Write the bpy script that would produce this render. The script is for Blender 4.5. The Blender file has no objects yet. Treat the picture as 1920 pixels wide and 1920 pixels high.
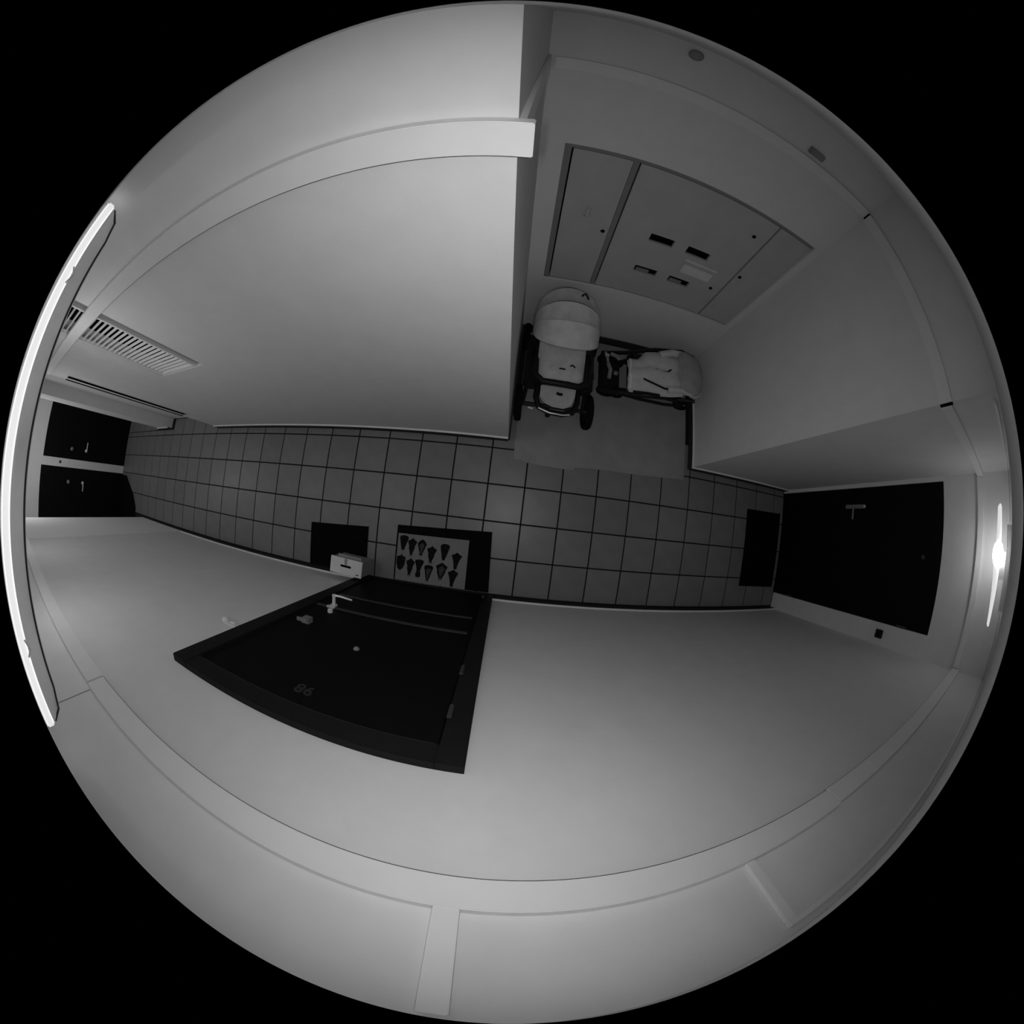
import bpy, bmesh, math, random
from mathutils import Vector, Matrix
random.seed(7)

# ------------------------------------------------------------------ camera
S = bpy.context.scene
COL = S.collection
H = 2.63                                   # lens height above the floor
ROT = Matrix(((0.99305963, 0.11631332, 0.01742939),
              (-0.11645694, 0.99316771, 0.00746202),
              (-0.01644238, -0.00944001, 0.99982025)))   # world -> camera
cam = bpy.data.cameras.new('camera')
cam.type = 'PANO'
FOV = 2 * 960 / 601.652477
try:
    cam.panorama_type = 'FISHEYE_EQUIDISTANT'; cam.fisheye_fov = FOV
except Exception:
    cam.cycles.panorama_type = 'FISHEYE_EQUIDISTANT'; cam.cycles.fisheye_fov = FOV
cam.clip_start = 0.002
cam.clip_end = 50
camo = bpy.data.objects.new('camera', cam)
COL.objects.link(camo)
camo.matrix_world = Matrix.Translation((0, 0, H)) @ ROT.transposed().to_4x4()
S.camera = camo

# ------------------------------------------------------------------ world, lights, exposure
w = bpy.data.worlds.new('world'); S.world = w
w.use_nodes = True
w.node_tree.nodes['Background'].inputs[0].default_value = (0, 0, 0, 1)
w.node_tree.nodes['Background'].inputs[1].default_value = 0
vs = S.view_settings
vs.view_transform = 'Standard'; vs.look = 'None'; vs.gamma = 1.0; vs.use_curve_mapping = False
vs.exposure = 0.0

LED_POWER = 4.9          # the infrared ring around the camera lens
SIDE_POWER = 2.1          # the same emitters' wide-angle share
FILL_LAMP_2, FILL_LAMP_3, FILL_LAMP_4 = (0.6, 3.4), (1.2, 1.0), (1.6, 9.0)   # unseen battens added to brighten the left: downward and all-round share
NEAR_GLOW = 0.62          # glowing diffuser of the batten nearest the camera
RIGHT_GLOW = 11.0

def area_light(name, loc, sx, sy, power, rot=(0, 0, 0), disk=False, spread=180):
    l = bpy.data.lights.new(name, 'AREA'); l.energy = power
    l.shape = 'DISK' if disk else 'RECTANGLE'
    l.size = sx; l.spread = math.radians(spread)
    if not disk: l.size_y = sy
    o = bpy.data.objects.new(name, l); COL.objects.link(o)
    o.location = loc; o.rotation_euler = rot
    return o
for k in range(4):       # four infrared emitters set around the lens
    a = math.pi / 4 + k * math.pi / 2
    area_light('infrared_led', (0.045 * math.cos(a), 0.045 * math.sin(a), 2.6345), 0.012, 0, LED_POWER / 4, disk=True)
    pl = bpy.data.lights.new('infrared_led', 'POINT'); pl.energy = SIDE_POWER / 4; pl.shadow_soft_size = 0.004
    po = bpy.data.objects.new('infrared_led', pl); COL.objects.link(po)
    po.location = (0.052 * math.cos(a), 0.052 * math.sin(a), 2.635)

# ------------------------------------------------------------------ materials
def mat(name, v, rough=0.6, noise=0.0, nscale=20.0, bump=0.0, bscale=200.0, metal=0.0, emit=0.0, spec=0.3, rnd=0.0, tint=None):
    m = bpy.data.materials.new(name); m.use_nodes = True
    nt = m.node_tree; b = nt.nodes['Principled BSDF']
    c = (v, v, v) if tint is None else tint
    b.inputs['Base Color'].default_value = (*c, 1)
    b.inputs['Roughness'].default_value = rough
    b.inputs['Metallic'].default_value = metal
    b.inputs['Specular IOR Level'].default_value = spec
    tc = nt.nodes.new('ShaderNodeTexCoord')
    if noise or rnd:
        n = nt.nodes.new('ShaderNodeTexNoise'); n.inputs['Scale'].default_value = nscale
        n.inputs['Detail'].default_value = 5
        nt.links.new(tc.outputs['Object'], n.inputs['Vector'])
        r = nt.nodes.new('ShaderNodeMapRange')
        r.inputs[1].default_value = 0.25; r.inputs[2].default_value = 0.75
        r.inputs[3].default_value = v * (1 - noise); r.inputs[4].default_value = v * (1 + noise)
        nt.links.new(n.outputs['Fac'], r.inputs[0])
        out = r.outputs[0]
        if rnd:
            oi = nt.nodes.new('ShaderNodeObjectInfo')
            r2 = nt.nodes.new('ShaderNodeMapRange')
            r2.inputs[3].default_value = 1 - rnd; r2.inputs[4].default_value = 1 + rnd
            nt.links.new(oi.outputs['Random'], r2.inputs[0])
            mu = nt.nodes.new('ShaderNodeMath'); mu.operation = 'MULTIPLY'
            nt.links.new(out, mu.inputs[0]); nt.links.new(r2.outputs[0], mu.inputs[1])
            out = mu.outputs[0]
        cc = nt.nodes.new('ShaderNodeCombineColor')
        for i in range(3): nt.links.new(out, cc.inputs[i])
        nt.links.new(cc.outputs[0], b.inputs['Base Color'])
    if bump:
        n2 = nt.nodes.new('ShaderNodeTexNoise'); n2.inputs['Scale'].default_value = bscale; n2.inputs['Detail'].default_value = 3
        nt.links.new(tc.outputs['Object'], n2.inputs['Vector'])
        bp = nt.nodes.new('ShaderNodeBump'); bp.inputs['Strength'].default_value = bump; bp.inputs['Distance'].default_value = 0.002
        nt.links.new(n2.outputs['Fac'], bp.inputs['Height']); nt.links.new(bp.outputs[0], b.inputs['Normal'])
    if emit:
        b.inputs['Emission Color'].default_value = (1, 1, 1, 1); b.inputs['Emission Strength'].default_value = emit
    return m
M = dict(
    wall=mat('painted_plaster', 0.78, 0.75, 0.03, 9, 0.25, 260, spec=0.15),
    ceil=mat('ceiling_paint', 0.74, 0.9, 0.03, 6, 0.2, 200, spec=0.1),
    trim=mat('white_trunking', 0.84, 0.55, 0.02, 12, spec=0.25),
    tile=mat('floor_tile', 0.205, 0.38, 0.10, 7, 0.15, 120, spec=0.5, rnd=0.07),
    grout=mat('dark_grout', 0.012, 0.9),
    base=mat('dark_skirting', 0.035, 0.7),
    bead=mat('pale_skirting_edge', 0.85, 0.6),
    slab=mat('worn_floor_sheet', 0.32, 0.8, 0.12, 5, 0.3, 90, spec=0.1),
    black=mat('black_door_paint', 0.0065, 0.55, 0.15, 14, spec=0.06),
    black2=mat('black_frame_paint', 0.015, 0.55, 0.1, 14, spec=0.08),
    matblk=mat('black_rubber', 0.006, 0.95, 0.3, 60, 0.5, 400, spec=0.03),
    coir=mat('grey_mat_panel', 0.25, 0.95, 0.1, 60, 0.6, 400, spec=0.05),
    motif=mat('mat_print', 0.012, 0.95, 0.5, 40, spec=0.05),
    motif2=mat('mat_print_light', 0.06, 0.95, 0.4, 60, spec=0.05),
    wall2=mat('paler_wall', 0.90, 0.7, 0.02, 9, 0.2, 260, spec=0.15),  # a little paler than the rest of the wall
    digit=mat('faded_numerals', 0.032, 0.5),
    rail=mat('dull_moulding', 0.055, 0.45, spec=0.3),
    chrome=mat('brushed_steel', 0.85, 0.3, metal=0.15),
    steel=mat('dull_steel', 0.28, 0.4, metal=0.2),
    panel=mat('cupboard_paint', 0.52, 0.6, 0.06, 6, spec=0.2),
    panelf=mat('cupboard_frame', 0.27, 0.6, 0.06, 8, spec=0.2),
    dark=mat('dark_void', 0.004, 0.9, spec=0.0),
    paper=mat('pale_card', 0.75, 0.7, 0.06, 20),
    fabric=mat('pale_stroller_fabric', 0.60, 0.9, 0.12, 16, 0.5, 300, spec=0.1),
    fabric2=mat('light_stroller_fabric', 0.60, 0.9, 0.10, 14, 0.4, 300, spec=0.1),
    fabric3=mat('mid_stroller_fabric', 0.36, 0.9, 0.12, 14, 0.4, 300, spec=0.1),
    blackp=mat('black_plastic', 0.010, 0.5, spec=0.25),
    tyre=mat('black_tyre', 0.006, 0.85, spec=0.1),
    slat=mat('white_slat', 0.86, 0.5),
    recess=mat('recess_lining', 0.30, 0.8),
    glow=mat('lamp_diffuser_lit', 0.8, 0.4, emit=NEAR_GLOW),
    glow2=mat('lamp_lens_lit', 0.8, 0.4, emit=RIGHT_GLOW),
    shell=mat('lamp_shell', 0.7, 0.22, 0.25, 5, spec=0.6, emit=0.05),
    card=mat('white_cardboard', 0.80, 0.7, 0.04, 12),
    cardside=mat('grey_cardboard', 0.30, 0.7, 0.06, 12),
    device=mat('grey_plastic', 0.55, 0.4),
)

# ------------------------------------------------------------------ mesh helpers
class MB:
    def __init__(s): s.v = []; s.f = []; s.smooth = False
    def add(s, vs, fs):
        n = len(s.v); s.v += [Vector(p) for p in vs]; s.f += [tuple(i + n for i in f) for f in fs]
        return s
    def box(s, x0, x1, y0, y1, z0, z1):
        x0, x1 = min(x0, x1), max(x0, x1); y0, y1 = min(y0, y1), max(y0, y1); z0, z1 = min(z0, z1), max(z0, z1)
        return s.add([(x0, y0, z0), (x1, y0, z0), (x1, y1, z0), (x0, y1, z0), (x0, y0, z1), (x1, y0, z1), (x1, y1, z1), (x0, y1, z1)],
                     [(0, 3, 2, 1), (4, 5, 6, 7), (0, 1, 5, 4), (1, 2, 6, 5), (2, 3, 7, 6), (3, 0, 4, 7)])
    def prism(s, pts, z0, z1):                 # outline in xy, extruded in z
        n = len(pts)
        vs = [(x, y, z0) for x, y in pts] + [(x, y, z1) for x, y in pts]
        fs = [tuple(range(n - 1, -1, -1)), tuple(range(n, 2 * n))] + [(i, (i + 1) % n, n + (i + 1) % n, n + i) for i in range(n)]
        return s.add(vs, fs)
    def prism_ax(s, pts, a0, a1, fn):          # generic: fn(u, v, a) -> point
        n = len(pts)
        vs = [fn(u, v, a0) for u, v in pts] + [fn(u, v, a1) for u, v in pts]
        fs = [tuple(range(n - 1, -1, -1)), tuple(range(n, 2 * n))] + [(i, (i + 1) % n, n + (i + 1) % n, n + i) for i in range(n)]
        return s.add(vs, fs)
    def tube(s, pts, r, n=10, closed=False, caps=True):
        pts = [Vector(p) for p in pts]; N = len(pts); rs = r if isinstance(r, (list, tuple)) else [r] * N
        vs = []; prev = None
        for i, p in enumerate(pts):
            if closed: t = (pts[(i + 1) % N] - pts[i - 1]).normalized()
            else: t = (pts[min(i + 1, N - 1)] - pts[max(i - 1, 0)]).normalized()
            if prev is None:
                a = Vector((0, 0, 1)) if abs(t.z) < 0.9 else Vector((1, 0, 0))
                u = t.cross(a).normalized()
            else:
                u = (prev - t * prev.dot(t)).normalized()
            prev = u; q = t.cross(u)
            for k in range(n):
                an = 2 * math.pi * k / n
                vs.append(p + (u * math.cos(an) + q * math.sin(an)) * rs[i])
        fs = []
        for i in range(N if closed else N - 1):
            for k in range(n):
                a = i * n + k; b = i * n + (k + 1) % n; j = ((i + 1) % N) * n
                fs.append((a, b, j + (k + 1) % n, j + k))
        if not closed and caps:
            fs.append(tuple(range(n - 1, -1, -1))); fs.append(tuple((N - 1) * n + k for k in range(n)))
        s.smooth = True
        return s.add(vs, fs)
    def lathe(s, prof, c, axis, n=20):         # prof: (radius, along)
        axis = Vector(axis).normalized(); a = Vector((0, 0, 1)) if abs(axis.z) < 0.9 else Vector((1, 0, 0))
        u = axis.cross(a).normalized(); q = axis.cross(u); c = Vector(c)
        vs = []
        for r, h in prof:
            for k in range(n):
                an = 2 * math.pi * k / n
                vs.append(c + axis * h + (u * math.cos(an) + q * math.sin(an)) * r)
        fs = []
        for i in range(len(prof) - 1):
            for k in range(n):
                fs.append((i * n + k, i * n + (k + 1) % n, (i + 1) * n + (k + 1) % n, (i + 1) * n + k))
        fs.append(tuple(range(n - 1, -1, -1))); fs.append(tuple((len(prof) - 1) * n + k for k in range(n)))
        return s.add(vs, fs)
    def grid(s, rows, thick=0.0):              # rows of points -> sheet, optionally solid
        R = len(rows); C = len(rows[0]); base = [Vector(p) for r in rows for p in r]
        fs = [(i * C + j, i * C + j + 1, (i + 1) * C + j + 1, (i + 1) * C + j) for i in range(R - 1) for j in range(C - 1)]
        if not thick: return s.add(base, fs)
        me = bpy.data.meshes.new('t'); me.from_pydata(base, [], fs); me.update()
        nr = [v.normal.copy() for v in me.vertices]; bpy.data.meshes.remove(me)
        low = [p - n_ * thick for p, n_ in zip(base, nr)]; n = len(base)
        f2 = fs + [tuple(n + k for k in reversed(f)) for f in fs]
        edge = [j for j in range(C)] + [i * C + C - 1 for i in range(1, R)] + [(R - 1) * C + j for j in range(C - 2, -1, -1)] + [i * C for i in range(R - 2, 0, -1)]
        for k in range(len(edge)):
            a, b = edge[k], edge[(k + 1) % len(edge)]
            f2.append((a, n + a, n + b, b))
        s.smooth = True
        return s.add(base + low, f2)
    def build(s, name, m, parent=None, bevel=0.0, origin=None):
        if parent is not None: o0 = world_loc(parent)
        elif origin is not None: o0 = Vector(origin)
        else:
            xs = [p.x for p in s.v]; ys = [p.y for p in s.v]; zs = [p.z for p in s.v]
            o0 = Vector(((min(xs) + max(xs)) / 2, (min(ys) + max(ys)) / 2, min(zs)))
        me = bpy.data.meshes.new(name)
        me.from_pydata([p - o0 for p in s.v], [], s.f); me.update()
        bm = bmesh.new(); bm.from_mesh(me)
        bmesh.ops.recalc_face_normals(bm, faces=bm.faces)
        if bevel:
            eds = [e for e in bm.edges if len(e.link_faces) == 2 and e.calc_face_angle(0) > 0.6]
            bmesh.ops.bevel(bm, geom=eds, offset=bevel, segments=2, affect='EDGES', clamp_overlap=True)
        bm.to_mesh(me); bm.free()
        if s.smooth:
            for p in me.polygons: p.use_smooth = True
            try: me.set_sharp_from_angle(angle=0.7)
            except Exception: pass
        me.materials.append(M[m] if isinstance(m, str) else m)
        o = bpy.data.objects.new(name, me); COL.objects.link(o)
        if parent is not None: o.parent = parent
        else: o.location = o0
        return o
def world_loc(o):
    p = Vector((0, 0, 0))
    while o is not None: p = p + o.location; o = o.parent
    return p
def B(*a): return MB().box(*a)
def tag(o, label=None, cat=None, group=None, kind=None):
    if label: o['label'] = label
    if cat: o['category'] = cat
    if group: o['group'] = group
    if kind: o['kind'] = kind
    return o
def thing(name, label, cat, loc, group=None, kind=None):
    o = bpy.data.objects.new(name, None); COL.objects.link(o); o.location = loc
    o.empty_display_size = 0.1
    return tag(o, label, cat, group, kind)
def struct(name, mb, m, label=None, parent=None, **k):
    o = mb.build(name, m, parent, **k)
    if parent is None: tag(o, label, None, None, 'structure')
    return o

# ------------------------------------------------------------------ dimensions
YA, YB = -0.705, 0.62           # the two long walls
XE = 3.05                       # end wall on the right
XN0, XN1, YN = -0.058, 1.63, 1.72   # niche
XL = -6.8                       # end wall on the left
ZC = 2.642                      # ceiling
T = 0.12
ta_low = 2.314

# ------------------------------------------------------------------ shell
ceil = struct('ceiling', B(XL - T, XE + T, -1.5, YN + T, ZC, ZC + 0.1), 'ceil', 'flat pale ceiling over the corridor and the niche')
flo = MB().box(XL, XE, -1.4, YB + 0.16, -0.06, -0.006)
flo.box(XN0, XN1, YB + 0.16, YN, -0.06, -0.006).box(XL, -5.23, YB + 0.16, 1.5, -0.06, -0.006)
floor = struct('floor', flo, 'grout', 'tiled corridor floor with dark joints', origin=(0, 0, 0))

# south wall (with the apartment door opening)
DX0, DX1, DZ = -1.205, -0.035, 1.972
ws = MB().box(-5.42, DX0, YA - T, YA, 0, ZC).box(DX1, XE + T, YA - T, YA, 0, ZC).box(DX0, DX1, YA - T, YA, DZ, ZC)
struct('wall_south', ws, 'wall', 'long pale corridor wall with the black apartment door')
struct('wall_south_pier', B(-5.42, -4.05, YA, YA + 0.012, 0.091, ta_low), 'wall2', 'paler stretch of the south wall near the far doors')
# north wall left of the niche, with grille opening
GX0, GX1, GZ0, GZ1 = -2.335, -1.775, 1.555, 2.505
wn = MB().box(-3.53, GX0, YB, YB + T, 0, ZC).box(GX1, XN0, YB, YB + T, 0, ZC).box(GX0, GX1, YB, YB + T, 0, GZ0).box(GX0, GX1, YB, YB + T, GZ1, ZC)
struct('wall_north', wn, 'wall', 'long pale corridor wall with the tall louvre, left of the niche')
struct('wall_niche_left', B(XN0 - T, XN0, YB + T, YN + T, 0, ZC), 'wall', 'narrow pale side wall of the niche behind the pram')
struct('wall_niche_right', B(XN1, XN1 + T, YB + T, YN + T, 0, ZC), 'wall', 'pale side wall of the niche beside the small buggy')
struct('wall_northeast', B(XN1, XE + T, YB, YB + T, 0, ZC), 'wall', 'short pale wall between the niche and the end door')
# niche back wall, opening for the cupboard
CX0, CX1, CZ0, CZ1 = 0.058, 1.578, 0.77, 1.906
wb = MB().box(XN0, CX0, YN, YN + T, 0, ZC).box(CX1, XN1, YN, YN + T, 0, ZC).box(CX0, CX1, YN, YN + T, 0, CZ0).box(CX0, CX1, YN, YN + T, CZ1, ZC)
struct('wall_niche_back', wb, 'wall', 'pale back wall of the niche around the meter cupboard')
# right end wall with door opening
EY0, EY1, EZ = -0.525, 0.585, 1.985
we = MB().box(XE, XE + T, YA, EY0, 0, ZC).box(XE, XE + T, EY1, YB, 0, ZC).box(XE, XE + T, EY0, EY1, EZ, ZC)
struct('wall_east', we, 'wall', 'pale end wall around the black end door')
# left lobby
struct('wall_lobby_south', MB().box(XL, -5.42 - T, -1.4, -1.4 + T, 0, ZC).box(-5.42 - T, -5.42, -1.4, YA - T, 0, ZC), 'wall', 'pale lobby wall hidden behind the corridor corner')
struct('wall_lobby_north', MB().box(XL, -5.23, 1.38, 1.5, 0, ZC).box(-5.23, -4.84, YB + 0.02, 1.5, 0, ZC), 'wall', 'pale pier and wall at the far end of the corridor')
LD1, LD2 = (0.03, 0.93), (-0.99, -0.10)
LZ = 1.86
wl = MB().box(XL - T, XL, 0.93, 1.5, 0, ZC).box(XL - T, XL, -0.10, 0.03, 0, ZC).box(XL - T, XL, -1.4, -0.99, 0, ZC)
wl.box(XL - T, XL, LD1[0], LD1[1], LZ - 0.02, ZC).box(XL - T, XL, LD2[0], LD2[1], LZ, ZC)
struct('wall_west', wl, 'wall', 'pale far end wall around two black doors')
# splayed recess between north wall and pier
ry = 0.775
rec = MB().prism([(-3.53, YB), (-3.75, YB + 0.065), (-3.95, YB + 0.125), (-4.15, ry), (-4.15, ry + T), (-3.53, ry + T)], 0, ZC)
rec.box(-4.84, -4.15, ry, ry + T, 0, ZC)
struct('wall_recess', rec, 'wall', 'splayed recess wall beside the far pier')

# ------------------------------------------------------------------ floor tiles
TS, OX, OY, J = 0.305, -0.1803, 0.5406, 0.0115
def tile_mesh(sx, sy):
    mb = MB(); c = 0.0015; h = 0.006
    x, y = sx / 2, sy / 2
    mb.add([(-x, -y, -h), (x, -y, -h), (x, y, -h), (-x, y, -h), (-x, -y, -c), (x, -y, -c), (x, y, -c), (-x, y, -c),
            (-x + c, -y + c, 0), (x - c, -y + c, 0), (x - c, y - c, 0), (-x + c, y - c, 0)],
           [(3, 2, 1, 0), (0, 1, 5, 4), (1, 2, 6, 5), (2, 3, 7, 6), (3, 0, 4, 7), (4, 5, 9, 8), (5, 6, 10, 9), (6, 7, 11, 10), (7, 4, 8, 11), (8, 9, 10, 11)])
    me = bpy.data.meshes.new('tile'); me.from_pydata([tuple(p) for p in mb.v], [], mb.f); me.update()
    me.materials.append(M['tile']); return me
cache = {}
def tile(x0, x1, y0, y1):
    sx, sy = round(x1 - x0 - J, 4), round(y1 - y0 - J, 4)
    if sx < 0.02 or sy < 0.02: return
    k = (sx, sy)
    if k not in cache: cache[k] = tile_mesh(sx, sy)
    o = bpy.data.objects.new('tile', cache[k]); COL.objects.link(o); o.parent = floor
    o.location = ((x0 + x1) / 2, (y0 + y1) / 2, random.uniform(-0.0004, 0.0))
xs = [OX + i * TS for i in range(-21, 11)]
xs = [XL + 0.005] + xs + [XE - 0.004]
ys = [OY - j * TS for j in range(0, 5)]            # .5406 ... -.6794
for i in range(len(xs) - 1):
    for j in range(4):
        tile(xs[i], xs[i + 1], ys[j + 1], ys[j])
    if xs[i + 1] < XN0 + 0.02 or xs[i] > XN1 - 0.25: 
        tile(xs[i], xs[i + 1], OY, YB - 0.01 if xs[i + 1] > -3.5 else OY + 0.23 if -4.84 < xs[i] else YB)
    elif xs[i] < XN1: tile(xs[i], xs[i + 1], OY, OY + TS)
    if xs[i + 1] < -5.2:
        tile(xs[i], xs[i + 1], YB, YB + TS)

# ------------------------------------------------------------------ skirting
def skirting(name, x0, x1, y0, y1, label, dirn, bead='bead'):
    """box footprint in plan; the pale edge runs along its top"""
    o = struct(name, B(x0, x1, y0, y1, 0, 0.083), 'base', label)
    b = B(x0, x1, y0, y1, 0.083, 0.091).build('top_edge', bead, o)  # pale bead; light on its upward face is put into the colour
    return o
sk = 0.014
skirting('baseboard_south_left', -5.42, DX0, YA, YA + sk, 'dark skirting with pale top edge left of the apartment door', 'y')
skirting('baseboard_south_right', DX1, XE, YA, YA + sk, 'dark skirting with pale top edge right of the apartment door', 'y')
skirting('baseboard_north', -3.53, XN0, YB - sk, YB, 'dark skirting with pale top edge along the louvre wall', 'y')
skirting('baseboard_niche_left', XN0, XN0 + sk, YB, YN, 'dark skirting along the narrow side of the niche', 'x', 'base')
skirting('baseboard_niche_right', XN1 - sk, XN1, YB - sk, YN, 'dark skirting with pale top edge on the buggy side of the niche', 'x')
skirting('baseboard_niche_back', XN0 + sk, XN1 - sk, YN - sk, YN, 'dark skirting under the meter cupboard', 'y', 'base')
skirting('baseboard_northeast', XN1, XE, YB - sk, YB, 'dark skirting with pale top edge between niche and end door', 'y')
skirting('baseboard_pier', -5.23, -4.84, YB + 0.02 - sk, YB + 0.02, 'pale edged skirting at the foot of the far pier', 'y')

# ------------------------------------------------------------------ cable trunking and mouldings
tn = [0]
def trim(mb, label, m='trim', bevel=0.002):
    tn[0] += 1
    return struct('trim_%d' % tn[0], mb, m, label, bevel=bevel)
ta0, ta1, tb0, tb1 = 2.318, 2.396, 2.338, 2.414
D = 0.028
t1 = trim(B(-5.42, -1.252, YA, YA + D, ta0 - 0.004, ta1 - 0.004), 'cable trunking high on the south wall, far section behind the near ceiling lamp')
t2 = trim(B(-1.243, 0.985, YA, YA + D, ta0, ta1), 'long cable trunking high on the south wall above the apartment door')
t3 = trim(B(0.995, XE - 0.001, YA, YA + D - 0.004, ta0 - 0.006, ta1 - 0.008), 'cable trunking high on the south wall running to the end door')
t4 = trim(B(-3.4, XN0 + D, YB - D, YB, tb0, tb1), 'broad cable trunking high on the louvre wall')
trim(B(XN0, XN0 + 0.012, YB, YN - D, tb0, tb1 - 0.004), 'cable trunking on the narrow niche side wall')
trim(B(XN0 + D, XN1 - 0.001, YN - D, YN, tb0, tb1 - 0.014), 'cable trunking across the niche back wall')
t7 = trim(B(XN1 - D, XN1, YB - 0.012, YN - D - 0.012, tb0 - 0.012, tb1 - 0.022), 'cable trunking on the buggy side wall of the niche')
trim(B(XN1 - 0.018, XE, YB - D, YB - 0.001, tb0 - 0.012, tb1 - 0.03), 'cable trunking between the niche and the end wall')
trim(B(XE - D, XE, YA + D, YB - D - 0.001, 2.318, 2.372), 'cable trunking across the end wall above the black door')
trim(B(-0.052, -0.006, YA, YA + 0.03, ta1, 2.632), 'upright cable duct rising from the trunking beside the camera')
trim(B(0.594, 0.624, YA, YA + 0.012, ta1, 2.606), 'slim upright cable duct on the right part of the south wall')
trim(B(0.594, XE, YA, YA + 0.016, 2.606, 2.622), 'thin white strip under the ceiling along the south wall')
trim(B(XE - 0.016, XE, YA + 0.016, -0.27, 2.606, 2.622), 'thin white strip under the ceiling on the end wall, left of its lamp')
trim(B(XE - 0.016, XE, 0.28, YB - 0.016, 2.606, 2.622), 'thin white strip under the ceiling on the end wall, right of its lamp')
trim(B(XN1 + 0.1, XE, YB - 0.016, YB, 2.606, 2.622), 'thin white strip under the ceiling between niche and end wall')
trim(B(-1.247, -1.243, YA, YA + 0.0012, ta1, ZC), 'fine vertical joint line on the south wall by the near ceiling lamp', 'recess', 0)

B(-1.243, 0.985, YA, YA + D - 0.003, ta0 - 0.0022, ta0).build('shadow_line', 'base', t2)  # dark strips for the shadow line along the trunking's lower edge
B(-3.4, XN0 + D - 0.003, YB - D + 0.003, YB, tb0 - 0.0022, tb0).build('shadow_line', 'base', t4)
B(0.995, XE - 0.001, YA, YA + D - 0.007, ta0 - 0.0075, ta0 - 0.006).build('shadow_line', 'base', t3)
B(-1.252, -1.243, YA, YA + 0.02, ta0, ta1 - 0.004).build('joint', 'dark', t1)
B(0.985, 0.995, YA, YA + 0.02, ta0, ta1 - 0.008).build('joint', 'recess', t2)
B(XN1 - D, XN1, YN - D - 0.012, YN - D, tb0, tb1 - 0.022).build('joint', 'dark', t7)
B(XN1 - D - 0.001, XN1 - 0.019, YB - 0.022, YB - 0.012, tb0 - 0.014, tb1 - 0.020).build('joint', 'dark', t7)

# ------------------------------------------------------------------ apartment door (south)
def text_mesh(txt, size, ext):
    c = bpy.data.curves.new('t', 'FONT'); c.body = txt; c.size = size; c.extrude = ext; c.align_x = 'CENTER'; c.align_y = 'CENTER'
    c.resolution_u = 4
    o = bpy.data.objects.new('t', c); COL.objects.link(o)
    dg = bpy.context.evaluated_depsgraph_get()
    me = bpy.data.meshes.new_from_object(o.evaluated_get(dg)); bpy.data.objects.remove(o)
    return me
d1 = thing('door_1', 'black apartment door with steel lever handle and numerals', None, ((DX0 + DX1) / 2, YA + 0.015, 0), kind='structure')
FY = YA + 0.032
LX0, LX1, LZ1 = -1.105, -0.122, 1.884
fr = MB().box(DX0, LX0 - 0.004, YA - T, FY, 0, DZ).box(LX1 + 0.006, DX1, YA - T, FY, 0, DZ).box(LX0 - 0.004, LX1 + 0.006, YA - T, FY, LZ1 + 0.005, DZ)
fr.build('door_frame', 'black2', d1, bevel=0.003)
B(LX0 - 0.004, LX1 + 0.006, YA - 0.1, YA + 0.030, 0, 0.012).build('threshold', 'black2', d1)
LY = YA + 0.018
leaf = B(LX0, LX1, YA - 0.04, LY, 0.014, LZ1).build('door_leaf', 'black', d1, bevel=0.003)
B(LX0 + 0.02, LX1 - 0.02, LY, LY + 0.006, 0.648, 0.672).build('moulding', 'rail', d1, bevel=0.002)
B(LX0 + 0.005, LX1 - 0.02, LY, LY + 0.006, 0.915, 0.945).build('moulding', 'rail', d1, bevel=0.002)
B(LX0 + 0.01, LX1 - 0.01, LY, LY + 0.003, LZ1 - 0.006, LZ1 - 0.001).build('edge_glint', 'rail', d1)  # paler strip for the light caught along the leaf's top edge
hd = MB().lathe([(0.024, 0), (0.024, 0.006), (0.012, 0.007), (0.011, 0.058), (0.013, 0.060), (0.013, 0.072)], (-1.0, LY, 0.885), (0, 1, 0), 14)
hd.tube([(-1.008, LY + 0.066, 0.885), (-0.95, LY + 0.068, 0.886), (-0.868, LY + 0.062, 0.888)], [0.008, 0.007, 0.006], 8)
hdl = hd.build('handle', 'chrome', d1); tag(hdl, 'steel lever handle')
k1 = MB().box(-1.02, -0.965, LY, LY + 0.012, 0.925, 0.945).lathe([(0.016, 0), (0.016, 0.02), (0.006, 0.024)], (-0.955, LY, 1.01), (0, 1, 0), 12)
tag(k1.build('lock_cylinder', 'chrome', d1), 'steel lock cylinder')
k2 = MB().box(-1.0, -0.955, LY, LY + 0.03, 1.205, 1.25).box(-1.025, -0.96, LY + 0.012, LY + 0.03, 1.250, 1.262)
tag(k2.build('deadbolt', 'steel', d1), 'upper deadbolt knob')
pk = MB().lathe([(0.015, 0), (0.015, 0.006), (0.010, 0.012), (0.006, 0.014)], (-0.605, LY, 1.372), (0, 1, 0), 14)
tag(pk.build('door_viewer', 'steel', d1), 'round door viewer')
for z in (1.40, 1.715, 0.135):
    MB().tube([(LX1 + 0.012, FY + 0.003, z - 0.035), (LX1 + 0.012, FY + 0.003, z + 0.035)], 0.009, 8).build('hinge', 'rail', d1)
tm = text_mesh('98', 0.078, 0.0025)
tm.materials.clear(); tm.materials.append(M['digit'])
nm = bpy.data.objects.new('door_number', tm); COL.objects.link(nm); nm.parent = d1
nm.matrix_local = Matrix.Translation(Vector((-0.625, LY + 0.003, 1.785)) - world_loc(d1)) @ Matrix(((-1, 0, 0, 0), (0, 0, 1, 0), (0, 1, 0, 0), (0, 0, 0, 1)))
tag(nm, 'small grey house numerals on the black door')

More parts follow.
